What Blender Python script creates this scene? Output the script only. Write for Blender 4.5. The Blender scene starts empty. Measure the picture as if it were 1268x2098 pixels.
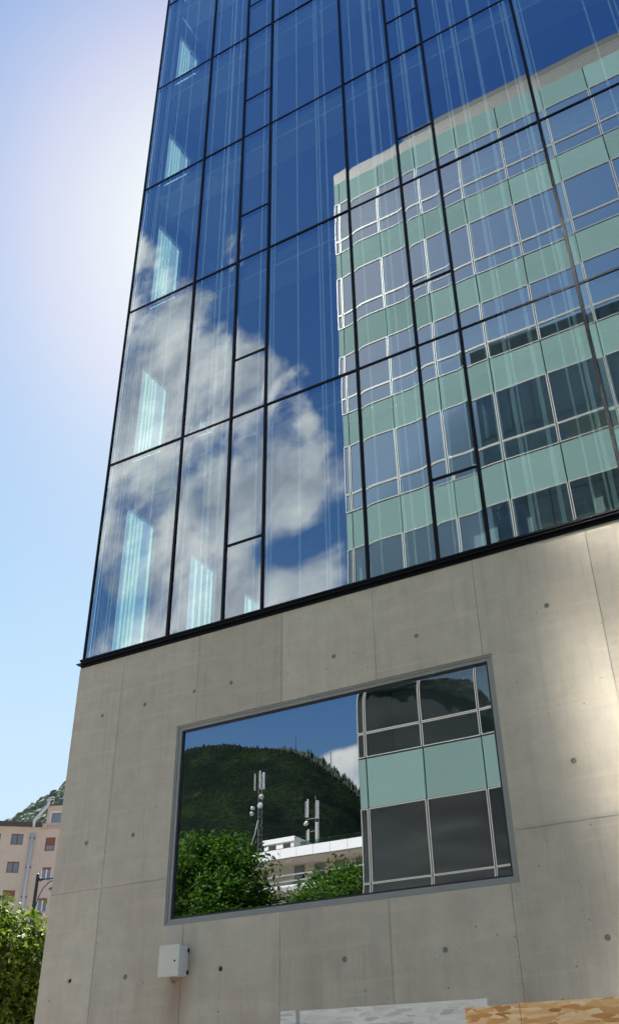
import bpy, bmesh, math, random
import numpy as np
from mathutils import Vector, Matrix

R = math.radians
scn = bpy.context.scene
col = scn.collection

# ------------------------------------------------------------------ camera
cam_d = bpy.data.cameras.new('camera')
cam = bpy.data.objects.new('camera', cam_d)
col.objects.link(cam)
cx_ = Vector((0.86521769, 0.50126359, -0.01153975))
cz_ = -Vector((-0.41464192, 0.7282633, 0.54562318))
cy_ = cz_.cross(cx_).normalized()
cx_ = cy_.cross(cz_).normalized()
cam.matrix_world = Matrix(((cx_.x, cy_.x, cz_.x, 9.39), (cx_.y, cy_.y, cz_.y, -9.6),
                           (cx_.z, cy_.z, cz_.z, 1.6), (0, 0, 0, 1)))
cam_d.sensor_fit = 'VERTICAL'
cam_d.sensor_height = 24.0
cam_d.lens = 22.09
cam_d.clip_start = 0.05
cam_d.clip_end = 12000
scn.camera = cam

# ------------------------------------------------------------------ light
SUN_AZ, SUN_EL = -37.0, 51.2            # azimuth from +Y towards +X
sun_dir = Vector((math.sin(R(SUN_AZ)) * math.cos(R(SUN_EL)), math.cos(R(SUN_AZ)) * math.cos(R(SUN_EL)), math.sin(R(SUN_EL))))
sl = bpy.data.lights.new('sun', 'SUN')
sl.energy = 5.0
sl.angle = R(0.53)
sl.color = (1.0, 0.95, 0.87)
so = bpy.data.objects.new('sun', sl)
so.rotation_euler = sun_dir.to_track_quat('Z', 'Y').to_euler()
so.location = (-20, 30, 60)
col.objects.link(so)

scn.view_settings.view_transform = 'Standard'
scn.view_settings.look = 'None'
scn.view_settings.gamma = 1
scn.view_settings.exposure = 1.5

scn.render.engine = 'CYCLES'
cy = scn.cycles
cy.use_denoising = True
cy.max_bounces = 10
cy.diffuse_bounces = 4
cy.glossy_bounces = 6
cy.transmission_bounces = 6
cy.transparent_max_bounces = 24
cy.caustics_reflective = True
cy.blur_glossy = 0.0
cy.sample_clamp_indirect = 40
cy.use_guiding = True


def new_nt(m):
    m.use_nodes = True
    nt = m.node_tree
    nt.nodes.clear()
    return nt


class N:
    """tiny node helper"""
    def __init__(s, nt): s.nt = nt
    def __call__(s, typ, ins=None, **kw):
        n = s.nt.nodes.new(typ)
        for k, v in kw.items(): setattr(n, k, v)
        for k, v in (ins or {}).items():
            if isinstance(v, bpy.types.NodeSocket): s.nt.links.new(v, n.inputs[k])
            else: n.inputs[k].default_value = v
        return n
    def m(s, op, a, b=None, c=None, clamp=False):
        i = {0: a}
        if b is not None: i[1] = b
        if c is not None: i[2] = c
        return s('ShaderNodeMath', i, operation=op, use_clamp=clamp).outputs[0]
    def mix(s, f, a, b, blend='MIX'):
        n = s.nt.nodes.new('ShaderNodeMix'); n.data_type = 'RGBA'; n.blend_type = blend
        for idx, v in ((0, f), (6, a), (7, b)):
            if isinstance(v, bpy.types.NodeSocket): s.nt.links.new(v, n.inputs[idx])
            else: n.inputs[idx].default_value = (*v, 1) if idx > 0 and len(v) == 3 else v
        return n.outputs[2]
    def ramp(s, f, stops, interp='LINEAR'):
        n = s.nt.nodes.new('ShaderNodeValToRGB'); s.nt.links.new(f, n.inputs[0])
        n.color_ramp.interpolation = interp
        e = n.color_ramp.elements
        while len(e) < len(stops): e.new(0.5)
        for el, (p, c) in zip(e, stops):
            el.position = p; el.color = (*c, 1) if len(c) == 3 else c
        return n.outputs[0]
    def rng(s, v, a, b, c=0.0, d=1.0, smooth=True):
        n = s('ShaderNodeMapRange', {0: v, 1: a, 2: b, 3: c, 4: d}); n.interpolation_type = 'SMOOTHSTEP' if smooth else 'LINEAR'
        return n.outputs[0]


# ------------------------------------------------------------------ world
wd = bpy.data.worlds.new('World')
scn.world = wd
nt = new_nt(wd); n = N(nt)
sky = n('ShaderNodeTexSky', sky_type='NISHITA', sun_disc=False, sun_elevation=R(SUN_EL), sun_rotation=R(SUN_AZ),
        altitude=1000, air_density=1.0, dust_density=0.50, ozone_density=1.0)
tc = n('ShaderNodeTexCoord')
sp = n('ShaderNodeSeparateXYZ', {0: tc.outputs['Generated']})
X, Y, Z = sp.outputs
# deep blue away from the sun, pale towards it: one tone curve per channel on the sky's own colour
sc3 = n('ShaderNodeSeparateColor', {0: sky.outputs[0]}).outputs
def curve(c_, g_, p_, a_): return n.m('MINIMUM', n.m('MULTIPLY', n.m('POWER', n.m('MULTIPLY', c_, g_), p_), a_), 2.0 / SKY_S)
SKY_S = 0.10
K = 0.758 / SKY_S
sky_g = curve(sc3[1], .143, 1.27, .765 * K)
skyc = n('ShaderNodeCombineColor', {0: n.m('MINIMUM', curve(sc3[0], .108, 1.7, 2.05 * K), n.m('MULTIPLY', sky_g, 0.945)), 1: sky_g, 2: n.m('MAXIMUM', curve(sc3[2], .139, .55, .50 * K), n.m('MULTIPLY', sky_g, 1.04))}).outputs[0]
hz_ = n.m('MULTIPLY', n.m('MULTIPLY', n.rng(Z, 0.62, 0.12), n.rng(Y, 0.0, 0.3)), 0.85)
skyc = n.mix(hz_, skyc, tuple(v / SKY_S for v in (0.205, 0.262, 0.340)))
ny = n.m('MAXIMUM', n.m('MULTIPLY', Y, -1.0), 0.05)
U = n.m('DIVIDE', X, ny); V = n.m('DIVIDE', Z, ny)
P = n('ShaderNodeCombineXYZ', {0: U, 1: V, 2: 0.0}).outputs[0]
n1 = n('ShaderNodeTexNoise', {'Vector': P, 'Scale': 6.0, 'Detail': 12.0, 'Roughness': 0.56, 'Distortion': 0.15}).outputs[0]
n2 = n('ShaderNodeTexNoise', {'Vector': P, 'Scale': 17.0, 'Detail': 8.0, 'Roughness': 0.6}).outputs[0]
def blob(u, v, su, sv):
    a = n.m('DIVIDE', n.m('SUBTRACT', U, u), su); b = n.m('DIVIDE', n.m('SUBTRACT', V, v), sv)
    return n.m('EXPONENT', n.m('MULTIPLY', n.m('ADD', n.m('MULTIPLY', a, a), n.m('MULTIPLY', b, b)), -1.0))
edge = n.m('SUBTRACT', n.m('MULTIPLY_ADD', U, -1.40, 0.275), V)     # > 0 under the slanting top edge of the bank
f = n.rng(edge, -0.08, 0.16, -0.95, 0.42)
low = n.rng(V, 0.54, 0.62, -0.9, 0.0)
rgt = n.rng(U, -0.47, -0.57, -0.6, 0.0)
f = n.m('ADD', n.m('ADD', f, low), rgt)
for u, v, su, sv, a in ((-.975, .70, .05, .11, -.75), (-.89, .68, .06, .03, -.35), (-.77, .90, .03, .06, -.34), (-.755, .80, .02, .04, -.15),
                        (-.53, .90, .035, .07, -.40), (-.60, .70, .06, .025, -.55), (-.53, .72, .03, .035, -.35), (-.69, .78, .03, .03, -.1),
                        (-.57, .63, .05, .022, .45), (-.62, .84, .05, .07, .22), (-.57, .78, .04, .05, .15), (-.86, 1.25, .08, .2, .2), (-.69, .63, .04, .04, .25)):
    f = n.m('MULTIPLY_ADD', blob(u, v, su, sv), a, f)
# a bank low over the ridge on the right
f2 = n.m('SUBTRACT', n.m('MULTIPLY', n.m('MULTIPLY', n.rng(V, 0.400, 0.378), n.rng(U, -0.60, -0.53)), 1.15), 0.45)
f = n.m('MAXIMUM', f, f2)
f = n.m('ADD', f, n.m('MULTIPLY_ADD', n1, 2.7, -1.28))
f = n.m('ADD', f, n.m('MULTIPLY_ADD', n2, 0.65, -0.30))
dens = n.m('MULTIPLY', n.m('MULTIPLY', n.rng(f, -0.03, 0.62), n.rng(edge, -0.30, -0.12)), n.rng(Y, -0.02, -0.12))
shade = n.ramp(n('ShaderNodeTexNoise', {'Vector': n('ShaderNodeVectorMath', {0: P, 1: (0.03, -0.06, 3.0)}, operation='ADD').outputs[0], 'Scale': 7.0, 'Detail': 7.0, 'Roughness': 0.6}).outputs[0],
               [(0.36, (0.50, 0.55, 0.66)), (0.50, (0.82, 0.86, 0.93)), (0.62, (1.18, 1.18, 1.16))])
bg1 = n('ShaderNodeBackground', {0: skyc, 1: SKY_S})
bg2 = n('ShaderNodeBackground', {0: shade, 1: 0.46})
ms = n('ShaderNodeMixShader', {0: dens, 1: bg1.outputs[0], 2: bg2.outputs[0]})
n('ShaderNodeOutputWorld', {0: ms.outputs[0]})


# ------------------------------------------------------------------ mesh helpers
class MB:
    def __init__(s): s.v = []; s.f = []
    def quad(s, a, b, c, d):
        i = len(s.v); s.v += [tuple(a), tuple(b), tuple(c), tuple(d)]; s.f.append((i, i + 1, i + 2, i + 3)); return s
    def poly(s, pts):
        i = len(s.v); s.v += [tuple(p) for p in pts]; s.f.append(tuple(range(i, i + len(pts)))); return s
    def box(s, x0, x1, y0, y1, z0, z1):
        i = len(s.v)
        s.v += [(x0, y0, z0), (x1, y0, z0), (x1, y1, z0), (x0, y1, z0), (x0, y0, z1), (x1, y0, z1), (x1, y1, z1), (x0, y1, z1)]
        s.f += [tuple(i + k for k in q) for q in ((0, 3, 2, 1), (4, 5, 6, 7), (0, 1, 5, 4), (1, 2, 6, 5), (2, 3, 7, 6), (3, 0, 4, 7))]
        return s
    def tube(s, pts, r, seg=8, r2=None, cap=True):
        pts = [Vector(p) for p in pts]
        rings = []
        for k, p in enumerate(pts):
            d = (pts[min(k + 1, len(pts) - 1)] - pts[max(k - 1, 0)]).normalized()
            a = d.orthogonal().normalized() if k == 0 else (pa - d * pa.dot(d)).normalized()
            pa = a; b = d.cross(a)
            rr = r if r2 is None else r + (r2 - r) * k / (len(pts) - 1)
            i = len(s.v); rings.append(i)
            for q in range(seg):
                t = 2 * math.pi * q / seg
                s.v.append(tuple(p + (a * math.cos(t) + b * math.sin(t)) * rr))
        for i, j in zip(rings, rings[1:]):
            for q in range(seg):
                s.f.append((i + q, i + (q + 1) % seg, j + (q + 1) % seg, j + q))
        if cap:
            s.f.append(tuple(rings[0] + q for q in reversed(range(seg)))); s.f.append(tuple(rings[-1] + q for q in range(seg)))
        return s
    def lathe(s, o, ax, prof, seg=16):
        """prof: (radius, distance along ax)"""
        o = Vector(o); ax = Vector(ax).normalized(); a = ax.orthogonal().normalized(); b = ax.cross(a)
        rings = []
        for r, h in prof:
            i = len(s.v); rings.append(i)
            for q in range(seg):
                t = 2 * math.pi * q / seg
                s.v.append(tuple(o + ax * h + (a * math.cos(t) + b * math.sin(t)) * max(r, 1e-4)))
        for i, j in zip(rings, rings[1:]):
            for q in range(seg): s.f.append((i + q, i + (q + 1) % seg, j + (q + 1) % seg, j + q))
        s.f.append(tuple(rings[0] + q for q in reversed(range(seg)))); s.f.append(tuple(rings[-1] + q for q in range(seg)))
        return s
    def build(s, name, mat, parent=None, smooth=False, bevel=0):
        me = bpy.data.meshes.new(name)
        me.from_pydata(s.v, [], s.f); me.update()
        if mat: me.materials.append(mat)
        if smooth: me.polygons.foreach_set('use_smooth', [True] * len(me.polygons))
        o = bpy.data.objects.new(name, me); col.objects.link(o)
        if parent: o.parent = parent
        if bevel:
            b = o.modifiers.new('bevel', 'BEVEL'); b.width = bevel; b.segments = 2; b.limit_method = 'ANGLE'
        return o


def np_mesh(name, verts, faces, mat, parent=None, smooth=False):
    """verts (n,3) array, faces (m,k) array"""
    me = bpy.data.meshes.new(name)
    verts = np.asarray(verts, np.float32); faces = np.asarray(faces, np.int32)
    m, k = faces.shape
    me.vertices.add(len(verts)); me.vertices.foreach_set('co', verts.ravel())
    me.loops.add(m * k); me.loops.foreach_set('vertex_index', faces.ravel())
    me.polygons.add(m); me.polygons.foreach_set('loop_start', np.arange(0, m * k, k, dtype=np.int32))
    me.polygons.foreach_set('loop_total', np.full(m, k, np.int32))
    if smooth: me.polygons.foreach_set('use_smooth', np.ones(m, bool))
    me.update(calc_edges=True); me.validate()
    me.materials.append(mat)
    o = bpy.data.objects.new(name, me); col.objects.link(o)
    if parent: o.parent = parent
    return o


def tag(o, label=None, cat=None, group=None, kind=None):
    if label: o['label'] = label
    if cat: o['category'] = cat
    if group: o['group'] = group
    if kind: o['kind'] = kind
    return o


def thing(name, label, cat, loc=(0, 0, 0), rz=0, group=None):
    o = bpy.data.objects.new(name, None); col.objects.link(o)
    o.location = loc; o.rotation_euler = (0, 0, rz); o.empty_display_size = 0.5
    return tag(o, label, cat, group)


# ------------------------------------------------------------------ materials
def pbr(name, base, rough=0.6, metal=0.0, spec=0.5, var=0.0, vscale=3.0, bump=0.0, bscale=40.0, each=0.0):
    m = bpy.data.materials.new(name); nt = new_nt(m); n = N(nt)
    b = n('ShaderNodeBsdfPrincipled', {'Base Color': (*base, 1), 'Roughness': rough, 'Metallic': metal, 'Specular IOR Level': spec})
    tc = n('ShaderNodeTexCoord').outputs['Object']
    if var:
        t = n('ShaderNodeTexNoise', {'Vector': tc, 'Scale': vscale, 'Detail': 6.0, 'Roughness': 0.6}).outputs[0]
        nt.links.new(n.mix(t, tuple(c * (1 - var) for c in base), tuple(min(1, c * (1 + var)) for c in base)), b.inputs['Base Color'])
    if each:                                # every panel its own slight tone
        r_ = n('ShaderNodeObjectInfo').outputs['Random']
        src = b.inputs['Base Color'].links[0].from_socket if var else n.mix(0.0, base, base)
        nt.links.new(n.mix(1.0, src, n.ramp(r_, [(0.0, (1 - each,) * 3), (1.0, (1 + each,) * 3)]), 'MULTIPLY'), b.inputs['Base Color'])
    if bump:
        t = n('ShaderNodeTexNoise', {'Vector': tc, 'Scale': bscale, 'Detail': 4.0}).outputs[0]
        nt.links.new(n('ShaderNodeBump', {'Height': t, 'Strength': bump, 'Distance': 0.01}).outputs[0], b.inputs['Normal'])
    n('ShaderNodeOutputMaterial', {0: b.outputs[0]})
    return m


def concrete_mat():
    m = bpy.data.materials.new('fair_faced_concrete'); nt = new_nt(m); n = N(nt)
    tc = n('ShaderNodeTexCoord').outputs['Object']
    big = n('ShaderNodeTexNoise', {'Vector': tc, 'Scale': 0.7, 'Detail': 5.0, 'Roughness': 0.6}).outputs[0]
    mid = n('ShaderNodeTexNoise', {'Vector': tc, 'Scale': 4.0, 'Detail': 7.0, 'Roughness': 0.65}).outputs[0]
    fine = n('ShaderNodeTexNoise', {'Vector': tc, 'Scale': 60.0, 'Detail': 4.0, 'Roughness': 0.7}).outputs[0]
    st = n('ShaderNodeMapping', {0: tc, 3: (6.0, 6.0, 0.35)}).outputs[0]
    streak = n('ShaderNodeTexNoise', {'Vector': st, 'Scale': 1.6, 'Detail': 6.0, 'Roughness': 0.6}).outputs[0]
    hz = n('ShaderNodeMapping', {0: tc, 3: (0.5, 0.5, 5.0)}).outputs[0]
    lift = n('ShaderNodeTexNoise', {'Vector': hz, 'Scale': 1.6, 'Detail': 5.0, 'Roughness': 0.55, 'Distortion': 0.6}).outputs[0]
    c = n.ramp(big, [(0.3, (0.503, 0.441, 0.36)), (0.7, (0.586, 0.529, 0.444))])
    c = n.mix(0.55, c, n.ramp(mid, [(0.3, (0.447, 0.393, 0.329)), (0.7, (0.643, 0.576, 0.477))]))
    c = n.mix(n.rng(streak, 0.48, 0.70, 0.0, 0.42), c, (0.391, 0.359, 0.31))
    c = n.mix(n.rng(lift, 0.50, 0.68, 0.0, 0.45), c, (0.657, 0.563, 0.444))
    c = n.mix(n.rng(fine, 0.3, 0.7, 0.0, 0.14), c, (0.16, 0.155, 0.14))
    sz = n('ShaderNodeSeparateXYZ', {0: tc})
    # brownish water marks, more of them low on the wall and under the cabinet
    wm = n('ShaderNodeTexNoise', {'Vector': n('ShaderNodeMapping', {0: tc, 3: (2.2, 2.2, 0.5)}).outputs[0], 'Scale': 1.0, 'Detail': 8.0, 'Roughness': 0.62, 'Distortion': 0.4}).outputs[0]
    c = n.mix(n.m('MULTIPLY', n.rng(wm, 0.44, 0.66), n.rng(sz.outputs[2], 5.2, 2.4, 0.10, 0.55)), c, (0.43, 0.335, 0.28))
    ax_ = n.m('ABSOLUTE', n.m('SUBTRACT', n.m('MULTIPLY_ADD', wm, 0.16, sz.outputs[0]), 2.20))
    st_ = n.m('MULTIPLY', n.rng(ax_, 0.24, 0.04), n.m('MULTIPLY', n.rng(sz.outputs[2], 2.2, 2.95), n.m('LESS_THAN', sz.outputs[2], 3.05)))
    c = n.mix(n.m('MULTIPLY', st_, 0.55), c, (0.30, 0.205, 0.135))
    # pale lime runs under the window
    lr = n.m('MULTIPLY', n.rng(streak, 0.5, 0.62), n.m('MULTIPLY', n.rng(sz.outputs[2], 2.9, 3.6), n.m('LESS_THAN', sz.outputs[2], 3.61)))
    c = n.mix(n.m('MULTIPLY', n.m('MULTIPLY', lr, n.m('LESS_THAN', sz.outputs[0], 6.2)), 0.35), c, (0.55, 0.55, 0.53))
    # each shuttering board a slightly different grey
    bx = n.m('FLOOR', n.m('DIVIDE', n.m('SUBTRACT', sz.outputs[0], 0.80), 1.35))
    bz = n.m('GREATER_THAN', sz.outputs[2], 4.15)
    wn = n('ShaderNodeTexWhiteNoise', {0: n('ShaderNodeCombineXYZ', {0: bx, 1: bz, 2: 4.0}).outputs[0]}, noise_dimensions='3D').outputs[0]
    c = n.mix(1.0, c, n.ramp(wn, [(0.0, (0.93, 0.895, 0.85)), (1.0, (1.10, 1.055, 0.99))]), 'MULTIPLY')
    # bug holes
    vo = n('ShaderNodeTexVoronoi', {'Vector': tc, 'Scale': 5.5, 'Randomness': 1.0})
    pit = n.m('MULTIPLY', n.m('LESS_THAN', vo.outputs['Distance'], 0.055), n.m('GREATER_THAN', n('ShaderNodeSeparateColor', {0: vo.outputs['Color']}).outputs[0], 0.62))
    vo2 = n('ShaderNodeTexVoronoi', {'Vector': tc, 'Scale': 13.0, 'Randomness': 1.0})
    pit2 = n.m('MULTIPLY', n.m('LESS_THAN', vo2.outputs['Distance'], 0.07), n.m('GREATER_THAN', n('ShaderNodeSeparateColor', {0: vo2.outputs['Color']}).outputs[1], 0.80))
    pit = n.m('MAXIMUM', pit, pit2)
    c = n.mix(n.m('MULTIPLY', pit, 0.72), c, (0.13, 0.125, 0.115))
    hgt = n.m('ADD', n.m('MULTIPLY', mid, 0.3), n.m('SUBTRACT', n.m('MULTIPLY', fine, 0.25), n.m('MULTIPLY', pit, 0.8)))
    bp = n('ShaderNodeBump', {'Height': hgt, 'Strength': 0.35, 'Distance': 0.006}).outputs[0]
    b = n('ShaderNodeBsdfPrincipled', {'Base Color': c, 'Roughness': 0.72, 'Specular IOR Level': 0.25, 'Normal': bp})
    n('ShaderNodeOutputMaterial', {0: b.outputs[0]})
    return m


def glass_mat(name, refl, tint, gloss=(0.92, 0.97, 1.0), frit=0.0, rough=0.0, lobe=0.0, backlit=False):
    """coated pane: part mirror, part see-through; frit = printed vertical stripes; lobe = share of a blurred reflection"""
    m = bpy.data.materials.new(name); nt = new_nt(m); n = N(nt)
    tr = n('ShaderNodeBsdfTransparent', {0: (*tint, 1)}).outputs[0]
    gl = n('ShaderNodeBsdfAnisotropic' if False else 'ShaderNodeBsdfGlossy', {'Color': (*gloss, 1), 'Roughness': rough}).outputs[0]
    if lobe:
        g2 = n('ShaderNodeBsdfGlossy', {'Color': (*gloss, 1), 'Roughness': 0.105}, distribution='BECKMANN').outputs[0]
        gl = n('ShaderNodeMixShader', {0: lobe, 1: gl, 2: g2}).outputs[0]
    fr = n('ShaderNodeFresnel', {0: 1.5}).outputs[0]
    fac = n.m('ADD', n.m('MULTIPLY', fr, 0.7), refl, clamp=True)
    inner = tr
    if frit:
        tc = n('ShaderNodeTexCoord').outputs['Object']
        s = n('ShaderNodeSeparateXYZ', {0: tc})
        x = s.outputs[1] if backlit else s.outputs[0]
        cell = n.m('FLOOR', n.m('MULTIPLY', x, 22.0 if backlit else 36.0))
        wn = n('ShaderNodeTexWhiteNoise', {1: cell}, noise_dimensions='1D').outputs[0]
        dn = n('ShaderNodeTexNoise', {'W': n.m('MULTIPLY', x, 1.9), 'Scale': 1.0, 'Detail': 0.0}, noise_dimensions='1D').outputs[0]
        on = n.m('GREATER_THAN', wn, n.rng(dn, 0.35, 0.65, 0.70, 0.55) if backlit else n.rng(dn, 0.35, 0.65, 0.93, 0.74))
        df = n('ShaderNodeBsdfDiffuse', {0: (0.60, 0.90, 0.80, 1)}).outputs[0]
        tl = n('ShaderNodeBsdfTranslucent', {0: (0.80, 1.0, 0.92, 1)}).outputs[0]
        fs = n('ShaderNodeMixShader', {0: 0.7 if backlit else 0.5, 1: df, 2: tl}).outputs[0]
        inner = n('ShaderNodeMixShader', {0: n.m('MULTIPLY', on, frit), 1: tr, 2: fs}).outputs[0]
    ms = n('ShaderNodeMixShader', {0: fac, 1: inner, 2: gl})
    n('ShaderNodeOutputMaterial', {0: ms.outputs[0]})
    return m


M = {}
M['concrete'] = concrete_mat()
M['facade_glass'] = glass_mat('facade_glass', 0.33, (0.74, 0.88, 0.86), gloss=(0.88, 0.96, 1.0), frit=0.46)
M['side_glass'] = glass_mat('side_glass', 0.02, (0.88, 1.0, 0.97), frit=1.0, backlit=True)
M['window_glass'] = glass_mat('window_glass', 0.36, (0.22, 0.26, 0.27))
M['opp_glass'] = glass_mat('opposite_glass', 0.34, (0.66, 0.78, 0.76), gloss=(0.9, 0.96, 1.0))
M['opp_glass_soft'] = glass_mat('opposite_glass_sun_bounce', 0.62, (0.40, 0.48, 0.48), gloss=(0.9, 0.96, 1.0), lobe=0.97)  # stronger, blurred mirror added to these panes to bounce sun onto the concrete
M['black'] = pbr('black_anodised_aluminium', (0.006, 0.006, 0.008), 0.5, 0.0, 0.15)
M['frame_grey'] = pbr('grey_powder_coat', (0.30, 0.29, 0.265), 0.5, 0.0, 0.4, var=0.12, vscale=5)
M['gasket'] = pbr('black_gasket', (0.012, 0.012, 0.016), 0.5)
M['white_alu'] = pbr('pale_aluminium', (0.42, 0.415, 0.40), 0.4, 0.1)
M['louver'] = pbr('pale_louvre_metal', (0.25, 0.245, 0.23), 0.5, 0.1)
M['spandrel'] = pbr('aqua_spandrel_glass', (0.205, 0.318, 0.305), 0.08, 0.0, 0.5, var=0.10, vscale=0.5, each=0.12)
M['joint'] = pbr('dark_joint', (0.02, 0.025, 0.025), 0.7)
M['ceiling'] = pbr('white_ceiling', (0.62, 0.64, 0.62), 0.8)
M['ceiling_dark'] = pbr('dark_ceiling', (0.30, 0.32, 0.31), 0.8)
M['interior'] = pbr('interior_wall', (0.22, 0.22, 0.22), 0.8, var=0.15)
M['interior_pale'] = pbr('pale_interior_lining', (0.42, 0.43, 0.44), 0.7, var=0.08)
M['interior_dark'] = pbr('dark_interior', (0.035, 0.035, 0.038), 0.8)
M['carpet'] = pbr('office_carpet', (0.16, 0.16, 0.165), 0.95)
M['box_paint'] = pbr('pale_grey_enamel', (0.66, 0.625, 0.54), 0.5, 0.0, 0.5, var=0.05, vscale=6, bump=0.05, bscale=200)
M['hole_dark'] = pbr('lock_and_hole_shade', (0.02, 0.02, 0.02), 0.9)  # near-black for the lock, and as painted shade in empty tie holes
M['plug'] = pbr('cement_plug', (0.22, 0.21, 0.19), 0.9, var=0.2, vscale=40)
M['pipe'] = pbr('galvanised_steel', (0.62, 0.60, 0.56), 0.6, 0.1, 0.3, var=0.12, vscale=8)
M['lamp_paint'] = pbr('dark_green_grey_paint', (0.022, 0.028, 0.028), 0.4)
M['pink'] = pbr('pink_render', (0.60, 0.47, 0.345), 0.9, 0, 0.2, var=0.16, vscale=0.8, bump=0.3, bscale=30)
M['cream'] = pbr('cream_render', (0.62, 0.47, 0.36), 0.9, 0, 0.2, var=0.06, vscale=0.7, bump=0.2, bscale=30)
M['eave'] = pbr('dark_eave', (0.085, 0.07, 0.065), 0.8)
M['wood'] = pbr('brown_wood', (0.20, 0.075, 0.035), 0.6, var=0.25, vscale=20)
M['shutter'] = pbr('red_brown_roller_shutter', (0.24, 0.085, 0.04), 0.6, var=0.2, vscale=3)
M['white_paint'] = pbr('white_paint', (0.78, 0.78, 0.76), 0.5)
M['dull_glass'] = pbr('curtained_glass', (0.16, 0.18, 0.20), 0.12, 0, 0.6, var=0.3, vscale=2)
M['slate_panel'] = pbr('slate_grey_panel', (0.10, 0.125, 0.125), 0.5)
M['asphalt'] = pbr('asphalt', (0.05, 0.05, 0.052), 0.9, var=0.3, vscale=2, bump=0.4, bscale=90)
M['paving'] = pbr('paving_stone', (0.25, 0.24, 0.225), 0.85, var=0.2, vscale=3, bump=0.3, bscale=50)
M['kerb'] = pbr('granite_kerb', (0.32, 0.31, 0.30), 0.8, var=0.2, vscale=20)
M['line_paint'] = pbr('road_paint', (0.75, 0.75, 0.72), 0.7, var=0.1, vscale=6)
M['render_grey'] = pbr('beige_render', (0.50, 0.44, 0.36), 0.85, var=0.08, vscale=0.3)  # plain beige render with slight random tone
M['parapet_white'] = pbr('white_parapet_panel', (0.80, 0.80, 0.82), 0.5)
M['rail_glass'] = glass_mat('green_balustrade_glass', 0.06, (0.55, 0.72, 0.66), gloss=(0.9, 1, 0.95))
M['antenna_white'] = pbr('white_antenna_shell', (0.52, 0.52, 0.51), 0.45)
M['antenna_grey'] = pbr('grey_antenna_shell', (0.33, 0.36, 0.38), 0.5)
M['mast_steel'] = pbr('dark_mast_steel', (0.13, 0.135, 0.14), 0.6, 0.3)
M['bark'] = pbr('bark', (0.075, 0.055, 0.04), 0.9, var=0.3, vscale=14, bump=0.8, bscale=30)
M['rock'] = pbr('grey_rock', (0.20, 0.18, 0.165), 0.9, var=0.4, vscale=0.05)


def leaf_mat(name, dark, light, trans):
    m = bpy.data.materials.new(name); nt = new_nt(m); n = N(nt)
    g = n('ShaderNodeNewGeometry')
    c = n.ramp(g.outputs['Random Per Island'], [(0.0, dark), (0.7, tuple((a + b) / 2 for a, b in zip(dark, light))), (1.0, light)])
    b = n('ShaderNodeBsdfPrincipled', {'Base Color': c, 'Roughness': 0.6, 'Specular IOR Level': 0.12})
    t = n('ShaderNodeBsdfTranslucent', {0: n.mix(1.0, c, trans, 'MULTIPLY')})
    ms = n('ShaderNodeMixShader', {0: 0.35, 1: b.outputs[0], 2: t.outputs[0]})
    n('ShaderNodeOutputMaterial', {0: ms.outputs[0]})
    return m


M['leaf_light'] = leaf_mat('yellow_green_leaf', (0.03, 0.07, 0.012), (0.17, 0.22, 0.045), (1.5, 1.5, 0.6))
M['leaf_dark'] = leaf_mat('deep_green_leaf', (0.020, 0.058, 0.010), (0.110, 0.215, 0.038), (1.45, 1.6, 0.6))


def forest_mat(name, dark, light, brown, scale):
    m = bpy.data.materials.new(name); nt = new_nt(m); n = N(nt)
    g = n('ShaderNodeNewGeometry')
    tc = n('ShaderNodeTexCoord').outputs['Object']
    c = n.ramp(g.outputs['Random Per Island'], [(0.0, dark), (0.55, tuple((a * .6 + b * .4) for a, b in zip(dark, light))), (0.93, light), (1.0, brown)])
    t = n('ShaderNodeTexNoise', {'Vector': tc, 'Scale': scale, 'Detail': 5.0, 'Roughness': 0.7}).outputs[0]
    c = n.mix(n.rng(t, 0.3, 0.7, 0, 0.6), c, tuple(v * 0.55 for v in dark))
    t2 = n('ShaderNodeTexNoise', {'Vector': tc, 'Scale': scale * 25, 'Detail': 4.0, 'Roughness': 0.7}).outputs[0]
    bp = n('ShaderNodeBump', {'Height': t2, 'Strength': 0.5, 'Distance': 1.0}).outputs[0]
    b = n('ShaderNodeBsdfPrincipled', {'Base Color': c, 'Roughness': 0.9, 'Specular IOR Level': 0.15, 'Normal': bp})
    n('ShaderNodeOutputMaterial', {0: b.outputs[0]})
    return m


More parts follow.
